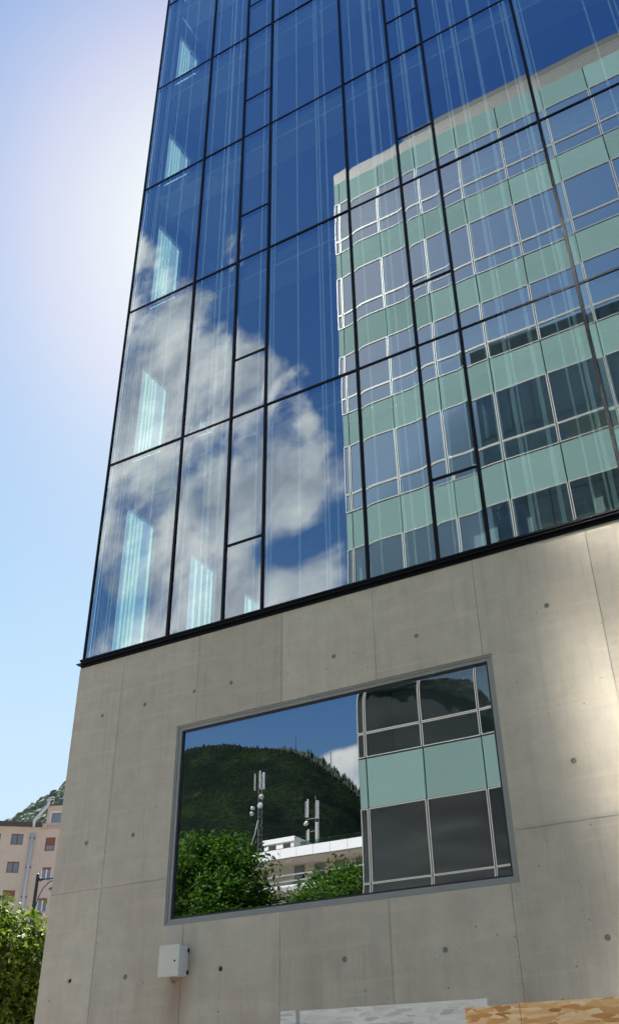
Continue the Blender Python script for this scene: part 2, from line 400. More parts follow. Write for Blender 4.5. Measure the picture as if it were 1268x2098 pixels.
def osb_mat(name, cols, thr, strength):
    """oriented strand board: overlapping flat chips lying at random angles"""
    m = bpy.data.materials.new(name); nt = new_nt(m); n = N(nt)
    tc = n('ShaderNodeTexCoord').outputs['Object']
    c = None; hsum = None
    for i, (ang, sx, sz, off) in enumerate(((0.35, 9, 48, 0.0), (-0.6, 10, 42, 3.1), (1.25, 9, 54, 7.7), (-1.35, 11, 58, 5.2), (0.9, 12, 56, 9.4))):
        mp = n('ShaderNodeMapping', {0: tc, 1: (off, off * 0.7, off * 1.3), 2: (0, ang, 0), 3: (sx, 1.0, sz)}).outputs[0]
        vo = n('ShaderNodeTexVoronoi', {'Vector': mp, 'Scale': 1.0, 'Randomness': 1.0})
        rc = n('ShaderNodeSeparateColor', {0: vo.outputs['Color']})
        fib = n('ShaderNodeTexNoise', {'Vector': n('ShaderNodeMapping', {0: mp, 3: (0.5, 1, 7)}).outputs[0], 'Scale': 1.5, 'Detail': 3.0}).outputs[0]
        ci = n.ramp(n.m('ADD', n.m('MULTIPLY', rc.outputs[0], 0.8), n.m('MULTIPLY', fib, 0.25)), cols)
        if c is None: c = ci; hsum = rc.outputs[1]
        else:
            on = n.m('GREATER_THAN', rc.outputs[2], thr)
            c = n.mix(on, c, ci)
            hsum = n('ShaderNodeMix', {0: on, 2: hsum, 3: rc.outputs[1]}).outputs[0]
    bp = n('ShaderNodeBump', {'Height': hsum, 'Strength': strength, 'Distance': 0.004}).outputs[0]
    b = n('ShaderNodeBsdfPrincipled', {'Base Color': c, 'Roughness': 0.75, 'Specular IOR Level': 0.3, 'Normal': bp})
    n('ShaderNodeOutputMaterial', {0: b.outputs[0]})
    return m


M['osb_raw'] = osb_mat('raw_strand_board', [(0.0, (0.26, 0.09, 0.02)), (0.2, (0.60, 0.27, 0.085)), (0.55, (0.77, 0.46, 0.20)), (1.0, (0.88, 0.66, 0.42))], 0.55, 0.6)
M['osb_white'] = osb_mat('whitewashed_strand_board', [(0.0, (0.20, 0.17, 0.15)), (0.12, (0.48, 0.445, 0.42)), (0.3, (0.62, 0.585, 0.55)), (1.0, (0.74, 0.705, 0.67))], 0.45, 1.0)

rng = random.Random(7)

# ------------------------------------------------------------------ ground
g = MB(); g.quad((-9000, -9000, 0), (9000, -9000, 0), (9000, 9000, 0), (-9000, 9000, 0))
tag(g.build('ground', M['paving']), kind='structure')
r_ = MB(); r_.quad((-200, -8.6, 0.004), (200, -8.6, 0.004), (200, -3.6, 0.004), (-200, -3.6, 0.004))
tag(r_.build('road', M['asphalt']), kind='structure')
r_ = MB()
for k in range(-20, 21): r_.quad((k * 6, -6.16, 0.008), (k * 6 + 3, -6.16, 0.008), (k * 6 + 3, -6.04, 0.008), (k * 6, -6.04, 0.008))
tag(r_.build('road_marking', M['line_paint']), kind='structure')
r_ = MB().box(-60, 60, -3.55, -0.02, 0.0, 0.13)
tag(r_.build('pavement', M['paving']), kind='structure')
r_ = MB().box(-60, 60, -3.70, -3.553, 0.0, 0.134).box(-60, 60, -8.65, -8.50, 0.0, 0.12)
tag(r_.build('kerb', M['kerb']), kind='structure')

# ------------------------------------------------------------------ the office building (photo's main subject)
office = thing('office_building', 'tall blue glass office block on a bare grey concrete base with one large window', 'building')
Z0, ST = 7.451, 3.588                     # first glazed floor, storey height
WX0, WX1, WZ0, WZ1 = 1.854, 6.275, 3.606, 6.083
JX = [0.817, 2.148, 3.476, 4.818, 6.174, 7.566, 8.92, 10.27, 11.62, 12.97]


def boolean_cut(o, cutter):
    md = o.modifiers.new('cut', 'BOOLEAN'); md.operation = 'DIFFERENCE'; md.object = cutter; md.solver = 'EXACT'
    dg = bpy.context.evaluated_depsgraph_get()
    me = bpy.data.meshes.new_from_object(o.evaluated_get(dg))
    o.modifiers.clear(); old = o.data; o.data = me; bpy.data.meshes.remove(old)
    cm = cutter.data; bpy.data.objects.remove(cutter); bpy.data.meshes.remove(cm)


wall = MB().box(-0.03, 16.4, 0.0, 0.32, 0, 7.335).build('concrete_wall', M['concrete'], office)
c = MB().box(WX0, WX1, -0.2, 0.5, WZ0, WZ1)
boolean_cut(wall, c.build('cutter', None))
c = MB()
jr = random.Random(3)
gw = 0.0030
for k, x in enumerate(JX):
    if WX0 < x < WX1:
        c.box(x - gw, x + gw, -0.05, 0.008, WZ1 + 0.0, 7.5); c.box(x - gw, x + gw, -0.05, 0.008, -0.1, WZ0 - 0.0)
    else:
        c.box(x - gw, x + gw, -0.05, 0.008, 4.18, 7.5); c.box(x - gw + 0.004, x + gw + 0.004, -0.05, 0.008, -0.1, 4.12)
boolean_cut(wall, c.build('cutter', None))
c = MB().box(-0.2, WX0 - 0.02, -0.05, 0.007, 4.147, 4.154).box(WX1 + 0.02, 17, -0.05, 0.007, 4.107, 4.114)
boolean_cut(wall, c.build('cutter', None))
HOLES = [(0.51, 6.50), (1.268, 6.51), (2.10, 6.525), (2.70, 6.515), (4.245, 6.525), (5.377, 6.525), (6.99, 6.50), (8.15, 6.51),
         (0.48, 4.75), (1.26, 4.75), (7.00, 4.71), (8.14, 4.72), (0.462, 3.117), (1.335, 3.098), (2.69, 3.088), (4.273, 3.06), (5.416, 3.06), (7.04, 3.03), (8.2, 3.03),
         (0.47, 1.4), (1.33, 1.4), (2.7, 1.4), (4.27, 1.4), (5.4, 1.4)]
c = MB()
for x, z in HOLES: c.lathe((x, -0.03, z), (0, 1, 0), [(0.036, 0), (0.031, 0.03), (0.024, 0.05)], 14)
boolean_cut(wall, c.build('cutter', None))
for i, (x, z) in enumerate(HOLES):
    deep = abs(z - 3.117) < 0.001 or (abs(x - 2.69) < .01)
    p = MB().lathe((x, 0.0185 if deep else 0.008, z), (0, 1, 0), [(0.0235 if deep else 0.0275, 0), (0.0235, 0.004)], 14)
    p.build('tie_hole_plug_or_shade', M['hole_dark'] if deep else M['plug'], office)  # near-black discs paint the shade in empty holes; grey ones are plugs
# other three sides and the roof slab of the base
MB().box(-0.03, 0.29, 0.322, 16, 0, 7.335).build('concrete_flank_wall', M['concrete'], office)
MB().box(0.292, 16.4, 15.7, 16, 0, 7.335).build('concrete_rear_wall', M['concrete'], office)
MB().box(16.1, 16.4, 0.322, 15.698, 0, 7.335).build('concrete_flank_wall', M['concrete'], office)
MB().box(0.292, 16.098, 0.322, 15.698, 7.0, 7.334).build('floor_slab', M['ceiling_dark'], office)

# --- big window in the base
win = bpy.data.objects.new('window', None); col.objects.link(win); win.parent = office
fr = MB()
def ring(mb, x0, x1, z0, z1, w, y0, y1):
    mb.box(x0, x1, y0, y1, z1 - w, z1).box(x0, x1, y0, y1, z0, z0 + w)
    mb.box(x0, x0 + w, y0, y1, z0 + w, z1 - w).box(x1 - w, x1, y0, y1, z0 + w, z1 - w)
    return mb
ring(fr, WX0 + 0.002, WX1 - 0.002, WZ0 + 0.002, WZ1 - 0.002, 0.026, 0.010, 0.30)
ring(fr, WX0 + 0.028, WX1 - 0.028, WZ0 + 0.028, WZ1 - 0.028, 0.042, 0.022, 0.30)
fr.build('window_frame', M['frame_grey'], win, bevel=0.003)
ring(MB(), WX0 + 0.070, WX1 - 0.070, WZ0 + 0.070, WZ1 - 0.070, 0.020, 0.034, 0.16).build('gasket', M['gasket'], win)


def pane_grid(name, mat, parent, x0, x1, z0, z1, y, amp, seed, nx=30, nz=30, p=18, tilt=0.0012, axis='x', flip=False, bulge=0.0, wav=0.0):
    """one sheet of toughened glass: flat in the middle, pulled over towards its edges, very slightly out of true"""
    q = random.Random(seed)
    s = np.sin(np.linspace(-math.pi / 2, math.pi / 2, nx + 1)); t = np.sin(np.linspace(-math.pi / 2, math.pi / 2, nz + 1))
    S, T = np.meshgrid(s, t)
    A = amp * q.uniform(0.7, 1.3)
    h = A * (np.abs(S) ** p + np.abs(T) ** p) + bulge * ((1 - S ** 2) * (1 - T ** 2))
    h = h + tilt * (q.uniform(-1, 1) * S * (x1 - x0) / 2 + q.uniform(-1, 1) * T * (z1 - z0) / 2)
    ph = [q.uniform(0, 6.28) for _ in range(6)]
    xx = (S + 1) / 2 * (x1 - x0); zz = (T + 1) / 2 * (z1 - z0)
    w_ = wav if wav else 0.00011
    h = h + w_ * (np.sin(2.1 * xx + ph[0]) * np.sin(1.7 * zz + ph[1]) + 0.5 * np.sin(5 * xx + ph[2]) * np.cos(3.9 * zz + ph[3]))
    sg = -1 if flip else 1
    a = x0 + xx; b = z0 + zz
    yy = np.full_like(a, y) + sg * h
    V_ = np.stack([a, yy, b], -1) if axis == 'x' else np.stack([yy, a, b], -1)
    idx = np.arange((nx + 1) * (nz + 1)).reshape(nz + 1, nx + 1)
    F_ = np.stack([idx[:-1, :-1], idx[:-1, 1:], idx[1:, 1:], idx[1:, :-1]], -1).reshape(-1, 4)
    return np_mesh(name, V_.reshape(-1, 3), F_, mat, parent, smooth=True)


pane_grid('glass', M['window_glass'], win, WX0 + 0.088, WX1 - 0.088, WZ0 + 0.088, WZ1 - 0.088, 0.055, 0.0007, 5, 60, 48, p=22, tilt=0.0002, wav=0.00009)
# room behind that window
rm = MB(); rm.box(1.0, 7.2, 4.2, 4.3, 3.0, 6.9); rm.box(1.0, 1.1, 0.33, 4.198, 3.0, 6.9); rm.box(7.1, 7.2, 0.33, 4.198, 3.0, 6.9)
rm.box(1.102, 7.098, 0.33, 4.198, 2.9, 3.0); rm.box(1.102, 7.098, 0.33, 4.198, 6.8, 6.9)
rm.build('inner_room', M['interior_dark'], office)

# --- ribbed black base profile between glass and concrete
bp_ = MB()
bp_.box(-0.01, 16.4, -0.012, 0.10, 7.338, 7.385).box(-0.075, 16.4, -0.055, 0.10, 7.388, 7.400).box(-0.02, 16.4, -0.020, 0.10, 7.403, 7.436).box(-0.03, 16.4, -0.034, 0.10, 7.439, 7.466)
bp_.box(-0.075, 0.05, 0.102, 16, 7.388, 7.400).box(-0.02, 0.05, 0.102, 16, 7.403, 7.466)
bp_.build('base_profile', M['black'], office)

# --- curtain wall
CX = [0.02, 1.566, 2.516, 3.164, 4.782, 5.752, 6.419, 8.104, 9.75, 10.70, 11.36, 12.98, 13.93, 14.60, 16.38]
NF = 6
MW = 0.021                                # half width of a mullion
TOPZ = Z0 + NF * ST
mu = MB()
for i, x in enumerate(CX):
    w = MW if i else 0.014
    MB().box(x - w, x + w, -0.020, 0.085, 7.468, TOPZ + 1.2).build('mullion', M['black'], office)
sd = 0
vent_cols = (2, 5, 9, 12)
for k in range(NF):
    za = Z0 + k * ST; zb = za + ST
    for i in range(len(CX) - 1):
        xl = CX[i] + (MW if i else 0.014) + 0.001; xr = CX[i + 1] - MW - 0.001
        if k > 0: MB().box(xl, xr, -0.012, 0.08, za - 0.018, za + 0.018).build('transom', M['black'], office)
        if i in vent_cols: MB().box(xl, xr, -0.010, 0.08, za + 1.212 - 0.018, za + 1.212 + 0.018).build('vent_transom', M['black'], office)
rest = []
for k in range(NF):
    for i in range(len(CX) - 1):
        xl = CX[i] + (MW if i else 0.014) + 0.004; xr = CX[i + 1] - MW - 0.004
        za = Z0 + k * ST + 0.024; zb = Z0 + (k + 1) * ST - 0.024
        cells = [(za, za + 1.212 - 0.048), (za + 1.212, zb)] if i in vent_cols else [(za, zb)]
        for (a, b) in cells:
            sd += 1
            if i >= 8 and len(rest) >= 0:
                o = pane_grid('far_glass_panes', M['facade_glass'], office, xl, xr, a, b, 0.0, 0.0007, sd, 12, 12); rest.append(o)
            else:
                pane_grid('glass_pane', M['facade_glass'], office, xl, xr, a, b, 0.0, 0.00045, sd, tilt=0.0024, p=10)
# panes beyond the picture's right edge become one part
vs = []; fs = []; off = 0
for o in rest:
    me = o.data; a = np.empty(len(me.vertices) * 3, np.float32); me.vertices.foreach_get('co', a); a = a.reshape(-1, 3)
    f_ = np.empty(len(me.loops), np.int32); me.loops.foreach_get('vertex_index', f_)
    vs.append(a); fs.append(f_.reshape(-1, 4) + off); off += len(a)
    bpy.data.objects.remove(o); bpy.data.meshes.remove(me)
tag(np_mesh('glass_pane', np.concatenate(vs), np.concatenate(fs), M['facade_glass'], office, True), kind='stuff')
# parapet band and roof
MB().box(0.02, 16.38, 0.0, 0.09, TOPZ + 0.03, TOPZ + 1.2).box(0.0, 0.09, 0.092, 16, TOPZ + 0.03, TOPZ + 1.2).box(0.0, 16.4, 15.9, 16.0, 7.47, TOPZ + 1.2).box(16.3, 16.4, 0.1, 15.898, 7.47, TOPZ + 1.2).build('dark_cladding', M['slate_panel'], office)
# interior: floors, soffit strip by the glass, ceilings, rear wall, side lining with its narrow windows
HEAD = [2.98, 2.54, 2.92, 2.43, 2.85, 2.5]
OPEN = [(0.44, 1.24), (2.25, 3.06), (4.03, 4.82), (5.8, 6.58), (7.6, 8.38)]
fl = MB(); cs = MB(); cd = MB(); rw = MB(); ln = MB(); ct = MB()
for k in range(NF):
    za = Z0 + k * ST
    if k: ct.box(0.31, 16.2, 0.12, 11.9, za - 0.03, za - 0.004)
    fl.box(0.31, 16.2, 0.12, 11.9, za + ST - 0.34, za + ST - 0.031)
    cs.box(0.32, 16.2, 0.12, 0.62, za + ST - 0.40, za + ST - 0.343)
    cd.box(0.32, 16.2, 0.624, 11.9, za + ST - 0.43, za + ST - 0.343)
    rw.box(0.32, 16.2, 6.4, 6.5, za, za + ST - 0.435)
    # side lining: solid between the openings
    ys = 0.13
    for (a, b) in OPEN:
        ln.box(0.10, 0.145, ys, a, za, za + ST - 0.001)
        ln.box(0.10, 0.145, a + 0.0005, b - 0.0005, za + HEAD[k], za + ST - 0.001)
        ys = b
    ln.box(0.10, 0.145, ys, 15.9, za, za + ST - 0.001)
fl.build('floor_slab', M['ceiling_dark'], office); ct.build('floor_covering', M['carpet'], office)
cs.build('soffit_strip', M['ceiling'], office); cd.build('ceiling', M['ceiling_dark'], office)
rw.build('rear_partition', M['interior_pale'], office); ln.build('side_lining', M['interior_pale'], office)
for k in range(NF):
    za = Z0 + k * ST
    ys = 0.13
    for (a, b) in OPEN:
        MB().box(0.095, 0.099, a - 0.01, b + 0.01, za + 0.03, za + HEAD[k] + 0.02).build('side_window', M['side_glass'], office)
fl2 = MB(); 
sm = MB()
for y in (0.15, 1.5, 3.2, 5.1, 6.8, 9, 11.2, 13.4, 15.6): sm.box(0.0, 0.05, y - 0.02, y + 0.02, 7.47, TOPZ + 0.02)
sm.build('side_mullion', M['black'], office)
# dark outer cladding of the flank, open at the windows
sc_ = MB()
for k in range(NF):
    za = Z0 + k * ST; ys = 0.11
    for (a, b) in OPEN:
        sc_.box(0.055, 0.094, ys, a - 0.012, za + 0.02, za + ST - 0.001); sc_.box(0.055, 0.094, a - 0.0115, b + 0.0115, za + HEAD[k] + 0.025, za + ST - 0.001); ys = b + 0.012
    sc_.box(0.055, 0.094, ys, 15.9, za + 0.02, za + ST - 0.001)
sc_.build('flank_cladding', M['gasket'], office)
MB().box(0.3, 16.2, 0.12, 15.8, TOPZ + 0.02, TOPZ + 0.3).build('roof', M['paving'], office)

# --- electrical cabinet on the concrete
eb = thing('electrical_cabinet', 'small pale grey metal cabinet fixed to the concrete wall below the window', 'utility box', (1.96, 0, 3.03))
MB().box(0.012, 0.285, -0.150, -0.004, 0.01, 0.322).build('body', M['box_paint'], eb, bevel=0.006)
MB().box(0.0, 0.290, -0.190, -0.153, 0.0, 0.332).build('door', M['box_paint'], eb, bevel=0.006)
MB().lathe((0.232, -0.1905, 0.158), (0, -1, 0), [(0.011, 0), (0.011, 0.004), (0.006, 0.005)], 14).build('lock', M['hole_dark'], eb)
MB().tube([(0.10, -0.06, 0.011), (0.10, -0.06, -0.02), (0.10, -0.045, -0.035), (0.10, -0.005, -0.036)], 0.010).build('cable_gland', M['frame_grey'], eb, smooth=True)
for z in (0.03, 0.26): MB().box(0.286, 0.296, -0.03, -0.003, z, z + 0.04).build('bracket', M['gasket'], eb)

# --- strand board hoarding
hd = thing('hoarding', 'rough strand board hoarding, whitewashed on the left and raw orange on the right', 'hoarding', (6.19, -4.4, 0))
def board(x0, x1, y, zt, mat, name, label=None, skew=0.0):
    mb = MB().box(x0, x1, y, y + 0.018, 0.14, zt); mb.v = [(a, b, c_ + (skew * (a - x0) if c_ > 1 else 0)) for a, b, c_ in mb.v]
    o = mb.build(name, mat, hd, bevel=0.0015)
    if label: o['label'] = label
    return o
board(0.0, 0.105, 0.0, 2.152, M['osb_white'], 'batten')
board(0.118, 1.25, 0.02, 2.150, M['osb_white'], 'board', 'whitewashed strand board', -0.004)
board(1.13, 1.425, 0.0, 2.105, M['osb_raw'], 'board', 'narrow raw orange strand board', 0.01)
board(1.43, 2.68, 0.0, 2.112, M['osb_raw'], 'board', 'wide raw orange strand board', -0.006)
board(2.685, 3.935, 0.0, 2.10, M['osb_raw'], 'board', 'raw orange strand board at the far right')
pm = MB()
for x in (0.03, 1.2, 2.5, 3.8): pm.box(x, x + 0.07, 0.045, 0.115, 0.13, 1.95)
pm.build('post', M['wood'], hd)

# ------------------------------------------------------------------ glass building across the street (seen mirrored)
OY = -10.6
opp = thing('glass_building', 'aqua banded glass building across the street, seen mirrored in the blue panes', 'building', (0, OY, 0))
OX = [-0.89, -0.67] + [-0.67 + 1.51 * j for j in range(1, 13)]
OZ0, OST = 7.906, 3.5855
n_w = 0
for k in range(-2, 7):
    zb = OZ0 + k * OST                       # underside of this storey's spandrel band
    sp_t = zb + 1.22; tr_t = sp_t + 0.62; wi_t = zb + OST
    for j in range(len(OX) - 1):
        x0, x1 = OX[j] + 0.016, OX[j + 1] - 0.016
        top = k == 6
        # local y grows towards the street
        mb = MB().box(x0, x1, -0.05, 0.0, zb + 0.010, sp_t - 0.010)
        mb.build('spandrel_panel', M['spandrel'], opp)
        if top: continue
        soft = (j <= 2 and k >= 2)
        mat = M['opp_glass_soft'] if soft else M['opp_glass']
        fr = MB()
        fw = 0.021
        for (a, b) in ((sp_t + 0.008, tr_t - 0.008), (tr_t + 0.008, wi_t - 0.008)):
            fr.box(x0, x1, -0.05, 0.022, a, a + fw).box(x0, x1, -0.05, 0.022, b - fw, b)
            fr.box(x0, x0 + fw, -0.05, 0.022, a + fw, b - fw).box(x1 - fw, x1, -0.05, 0.022, a + fw, b - fw)
        w = fr.build('window', M['white_alu'], opp)
        for (a, b) in ((sp_t + 0.008 + fw, tr_t - 0.008 - fw), (tr_t + 0.008 + fw, wi_t - 0.008 - fw)):
            n_w += 1
            pane_grid('pane', mat, w, x0 + fw, x1 - fw, a, b, -0.01, 0.0002, 900 + n_w, 8, 8, p=4, tilt=0.0015)
gj = MB()
gj.box(-0.88, OX[-1], -0.12, -0.055, 0.5, OZ0 - 2 * OST + 0.0)
for j in range(len(OX)): gj.box(OX[j] - 0.008, OX[j] + 0.008, -0.06, -0.03, OZ0 - 2 * OST, OZ0 + 6 * OST + 1.2)
gj.build('joint_strip', M['joint'], opp)
lv = MB()
for i in range(8): lv.box(-0.89, OX[-1], -0.10, -0.01 + 0.01 * (i == 7), OZ0 + 6 * OST + 1.24 + i * 0.075, OZ0 + 6 * OST + 1.24 + i * 0.075 + 0.036)
lv.build('louvre_band', M['louver'], opp)
MB().box(-0.87, OX[-1], -0.3, -0.11, OZ0 + 6 * OST + 1.22, OZ0 + 6 * OST + 1.80).box(1.5, OX[-1], -1.5, -1.3, OZ0 + 6 * OST + 1.302, OZ0 + 6 * OST + 4.05).box(-0.87, OX[-1], -11.7, -0.302, OZ0 + 6 * OST + 1.22, OZ0 + 6 * OST + 1.3).build('roof', M['joint'], opp)
fl = MB(); fd = MB(); rw = MB(); rd = MB(); cu = MB()
for k in range(-2, 7):
    zb = OZ0 + k * OST
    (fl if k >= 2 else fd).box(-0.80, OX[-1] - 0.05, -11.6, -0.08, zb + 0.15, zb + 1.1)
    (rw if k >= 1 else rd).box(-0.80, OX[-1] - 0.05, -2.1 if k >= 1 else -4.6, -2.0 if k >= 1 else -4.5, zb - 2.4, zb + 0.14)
q = random.Random(21)
for k in range(2, 7):
    zb = OZ0 + k * OST
    for j in range(len(OX) - 1):
        if q.random() < 0.5:
            ww = q.uniform(0.15, 0.8); xo = OX[j] + q.uniform(0.05, 0.6)
            cu.box(xo, min(xo + ww, OX[j + 1] - .05), -0.32, -0.30, zb - 2.3 + q.choice((0, 0, 0.9)), zb + 0.10)
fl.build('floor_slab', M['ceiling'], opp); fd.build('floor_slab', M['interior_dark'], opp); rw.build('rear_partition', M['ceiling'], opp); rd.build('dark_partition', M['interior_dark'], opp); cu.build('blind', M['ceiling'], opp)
MB().box(-0.89, -0.83, -11.7, -0.07, 0, OZ0 + 6 * OST + 1.2).build('flank_wall', M['spandrel'], opp)
MB().box(-0.88, OX[-1], -0.4, -0.13, 0.0, 0.7).box(-0.88, OX[-1], -11.8, -11.702, 0, OZ0 + 6 * OST + 1.2).box(OX[-1] - .04, OX[-1] + 0.05, -11.7, -0.07, 0, OZ0 + 6 * OST + 1.2).build('plinth', M['frame_grey'], opp)

# ------------------------------------------------------------------ trees
def make_tree(name, label, loc, crown, n_cl, n_leaf, leaf, mat, seed, trunk_h, trunk_r, spread=0.32, group=None):
    """crown: list of ellipsoids (dx,dy,z,rx,ry,rz)"""
    rs = np.random.RandomState(seed); q = random.Random(seed)
    t = thing(name, label, 'tree', loc, 0, group)
    cl = []
    wts = np.array([c[3] * c[4] * c[5] for c in crown]); wts = wts / wts.sum()
    while len(cl) < n_cl:
        c = crown[rs.choice(len(crown), p=wts)]
        d = rs.normal(size=3); d /= np.linalg.norm(d); r = rs.uniform(0.35, 1.0) ** 0.5
        cl.append((c[0] + d[0] * r * c[3], c[1] + d[1] * r * c[4], c[2] + d[2] * r * c[5], *d))
    cl = np.array(cl)
    pts = []; nrm = []
    for c in cl:
        m_ = max(4, int(n_leaf / n_cl * rs.uniform(0.5, 1.5)))
        sp_ = spread * rs.uniform(0.6, 1.25)
        # a spray: flattened, drooping outwards
        p = rs.normal(size=(m_, 3)) * np.array([sp_, sp_, sp_ * 0.55])
        p[:, 2] -= 0.25 * (p[:, 0] * c[3] + p[:, 1] * c[4])
        pts.append(c[:3] + p); nn = rs.normal(size=(m_, 3)) * 0.6 + np.array([c[3] * 0.4, c[4] * 0.4, 0.8]); nrm.append(nn)
    pts = np.concatenate(pts); nrm = np.concatenate(nrm); nrm /= np.linalg.norm(nrm, axis=1)[:, None]
    m_ = len(pts)
    tv = np.cross(nrm, rs.normal(size=(m_, 3))); tv /= np.linalg.norm(tv, axis=1)[:, None]
    bv = np.cross(nrm, tv)
    L = leaf * rs.uniform(0.6, 1.3, (m_, 1)); W = L * 0.42
    v0 = pts - tv * L * 0.5; v2 = pts + tv * L * 0.5 - nrm * L * 0.12; v1 = pts + bv * W * 0.5 + nrm * L * 0.06; v3 = pts - bv * W * 0.5 + nrm * L * 0.06
    V_ = np.stack([v0, v1, v2, v3], 1).reshape(-1, 3); F_ = np.arange(m_ * 4).reshape(-1, 4)
    np_mesh('crown', V_, F_, mat, t)
    tk = MB()
    top = Vector((q.uniform(-.2, .2), q.uniform(-.2, .2), trunk_h))
    tk.tube([(0, 0, 0), (0.03, 0.02, trunk_h * 0.4), tuple(top)], trunk_r, 10, trunk_r * 0.7)
    for c in cl[:: max(1, len(cl) // 26)]:
        e = Vector(c[:3]); mid = top.lerp(e, 0.5) + Vector((q.uniform(-.2, .2), q.uniform(-.2, .2), q.uniform(0, .3)))
        tk.tube([tuple(top - Vector((0, 0, q.uniform(0, 0.5)))), tuple(mid), tuple(e)], trunk_r * 0.38, 6, trunk_r * 0.06)
    tk.build('trunk', M['bark'], t, smooth=True)
    return t


make_tree('street_tree', 'leafy street tree with sunlit yellow green top beside the concrete corner', (-6.75, 5.3, 0),
          [(-0.2, -0.2, 4.35, 1.5, 1.5, 1.4), (0.6, 0.6, 4.1, 1.1, 1.1, 1.15), (-0.9, -0.7, 4.2, 1.2, 1.2, 1.2), (0.25, 0.3, 3.3, 1.3, 1.3, 0.9)], 420, 24000, 0.165, M['leaf_light'], 11, 2.6, 0.13, 0.22)
make_tree('broad_tree', 'broad dense green tree mirrored at the left end of the big window', (-9.9, -16.6, 0),
          [(0, 0, 7.1, 2.7, 2.4, 2.9), (1.7, 0, 5.6, 2.0, 2.0, 2.4), (-1.6, 0, 6.9, 2.0, 2.0, 2.8), (1.0, 0.3, 7.9, 1.4, 1.4, 1.6)], 520, 42000, 0.19, M['leaf_dark'], 12, 4.0, 0.24, 0.32)
make_tree('round_tree', 'smaller round green tree mirrored beside the glass building edge', (-5.2, -17.8, 0),
          [(0, 0, 6.6, 1.7, 1.7, 2.0), (0.9, 0, 7.0, 1.3, 1.3, 1.6), (-0.9, 0.2, 5.8, 1.4, 1.4, 1.5)], 330, 26000, 0.17, M['leaf_dark'], 13, 4.0, 0.2, 0.30)

# ------------------------------------------------------------------ white terrace building behind (seen mirrored)
TY = -60.4
tb = thing('terrace_building', 'pale terrace building with white roof parapet mirrored between the trees', 'building', (0, TY, 0))
X0, X1 = -38.5, 14.0
RZ = 21.35
MB().box(X0, X1, -14, -2.4, 0, RZ - 0.8).build('wall', M['render_grey'], tb)
MB().box(X0 - 0.2, X1, -14.2, -0.25, RZ - 0.98, RZ - 0.70).build('roof_slab', M['render_grey'], tb)
x = X0 - 0.2
while x < X1:
    MB().box(x + 0.02, x + 1.58, -0.25, -0.17, RZ - 0.86, RZ - 0.08).build('parapet_panel', M['parapet_white'], tb); x += 1.6
MB().box(X0 - 0.2, X1, -0.24, -0.19, RZ - 0.07, RZ - 0.03).build('coping', M['joint'], tb)
x = X0 + 6
while x < X1 - 2:
    MB().box(x + 0.02, x + 1.98, -1.2, -1.17, RZ - 0.05, RZ + 0.55).build('balustrade_pane', M['rail_glass'], tb); x += 2.0
for fz in (RZ - 3.05, RZ - 6.1, RZ - 9.1):
    MB().box(X0, X1, -2.39, -0.4, fz - 0.16, fz).build('balcony_slab', M['parapet_white'], tb)
    b = MB()
    for zz in (0.28, 0.78): b.box(X0, X1, -0.46, -0.42, fz + zz, fz + zz + 0.10)
    b.build('railing', M['antenna_grey'], tb)
    for xx in np.arange(X0 + 4.7, X1 - 2, 1.95):
        if rng.random() < 0.8:
            w = MB().box(xx, xx + 1.0, -2.395, -2.36, fz + 0.02, fz + 1.95).build('balcony_door', M['wood'], tb)
            MB().box(xx + 0.06, xx + 0.94, -2.358, -2.35, fz + 0.1, fz + 1.88).build('pane', M['dull_glass'], w)
ph = MB().box(-36.45, -33.4, -4.5, -1.6, RZ - 0.7, RZ + 0.84).box(-36.55, -33.3, -4.6, -1.5, RZ + 0.842, RZ + 1.25)
ph.build('penthouse', M['parapet_white'], tb)
for xx in (-36.0, -34.5): MB().box(xx, xx + 0.75, -1.598, -1.57, RZ - 0.25, RZ + 0.72).build('penthouse_window', M['interior_dark'], tb)
MB().box(-36.2, -33.3, -3.6, -3.57, RZ + 1.255, RZ + 1.65).build('balustrade_pane', M['rail_glass'], tb)


def lattice(mb, x, y, z0, z1, w, step, r=0.035):
    hw = w / 2
    cs_ = [(x - hw, y - hw), (x + hw, y - hw), (x, y + hw)]
    for c in cs_: mb.tube([(*c, z0), (*c, z1)], r, 5)
    z = z0; k = 0
    while z < z1 - step * 0.5:
        for i in range(3):
            a, b = cs_[i], cs_[(i + 1) % 3]
            if k % 2: a, b = b, a
            mb.tube([(*a, z), (*b, min(z1, z + step))], r * 0.55, 4)
        z += step; k += 1


def panel_antenna(par, x, y, z0, z1, w, dpt, mat):
    w *= 0.75
    MB().box(x - w / 2, x + w / 2, y - dpt / 2, y + dpt / 2, z0, z1).build('panel_antenna', M[mat], par, bevel=0.02)


def dish(par, x, y, z, d, r):
    r *= 0.72
    MB().lathe((x, y, z), d, [(r * 0.25, -0.22), (r * 0.8, -0.16), (r, -0.02), (r, 0.10), (r * 0.96, 0.12)], 18).build('dish', M['antenna_white'], par, smooth=True)


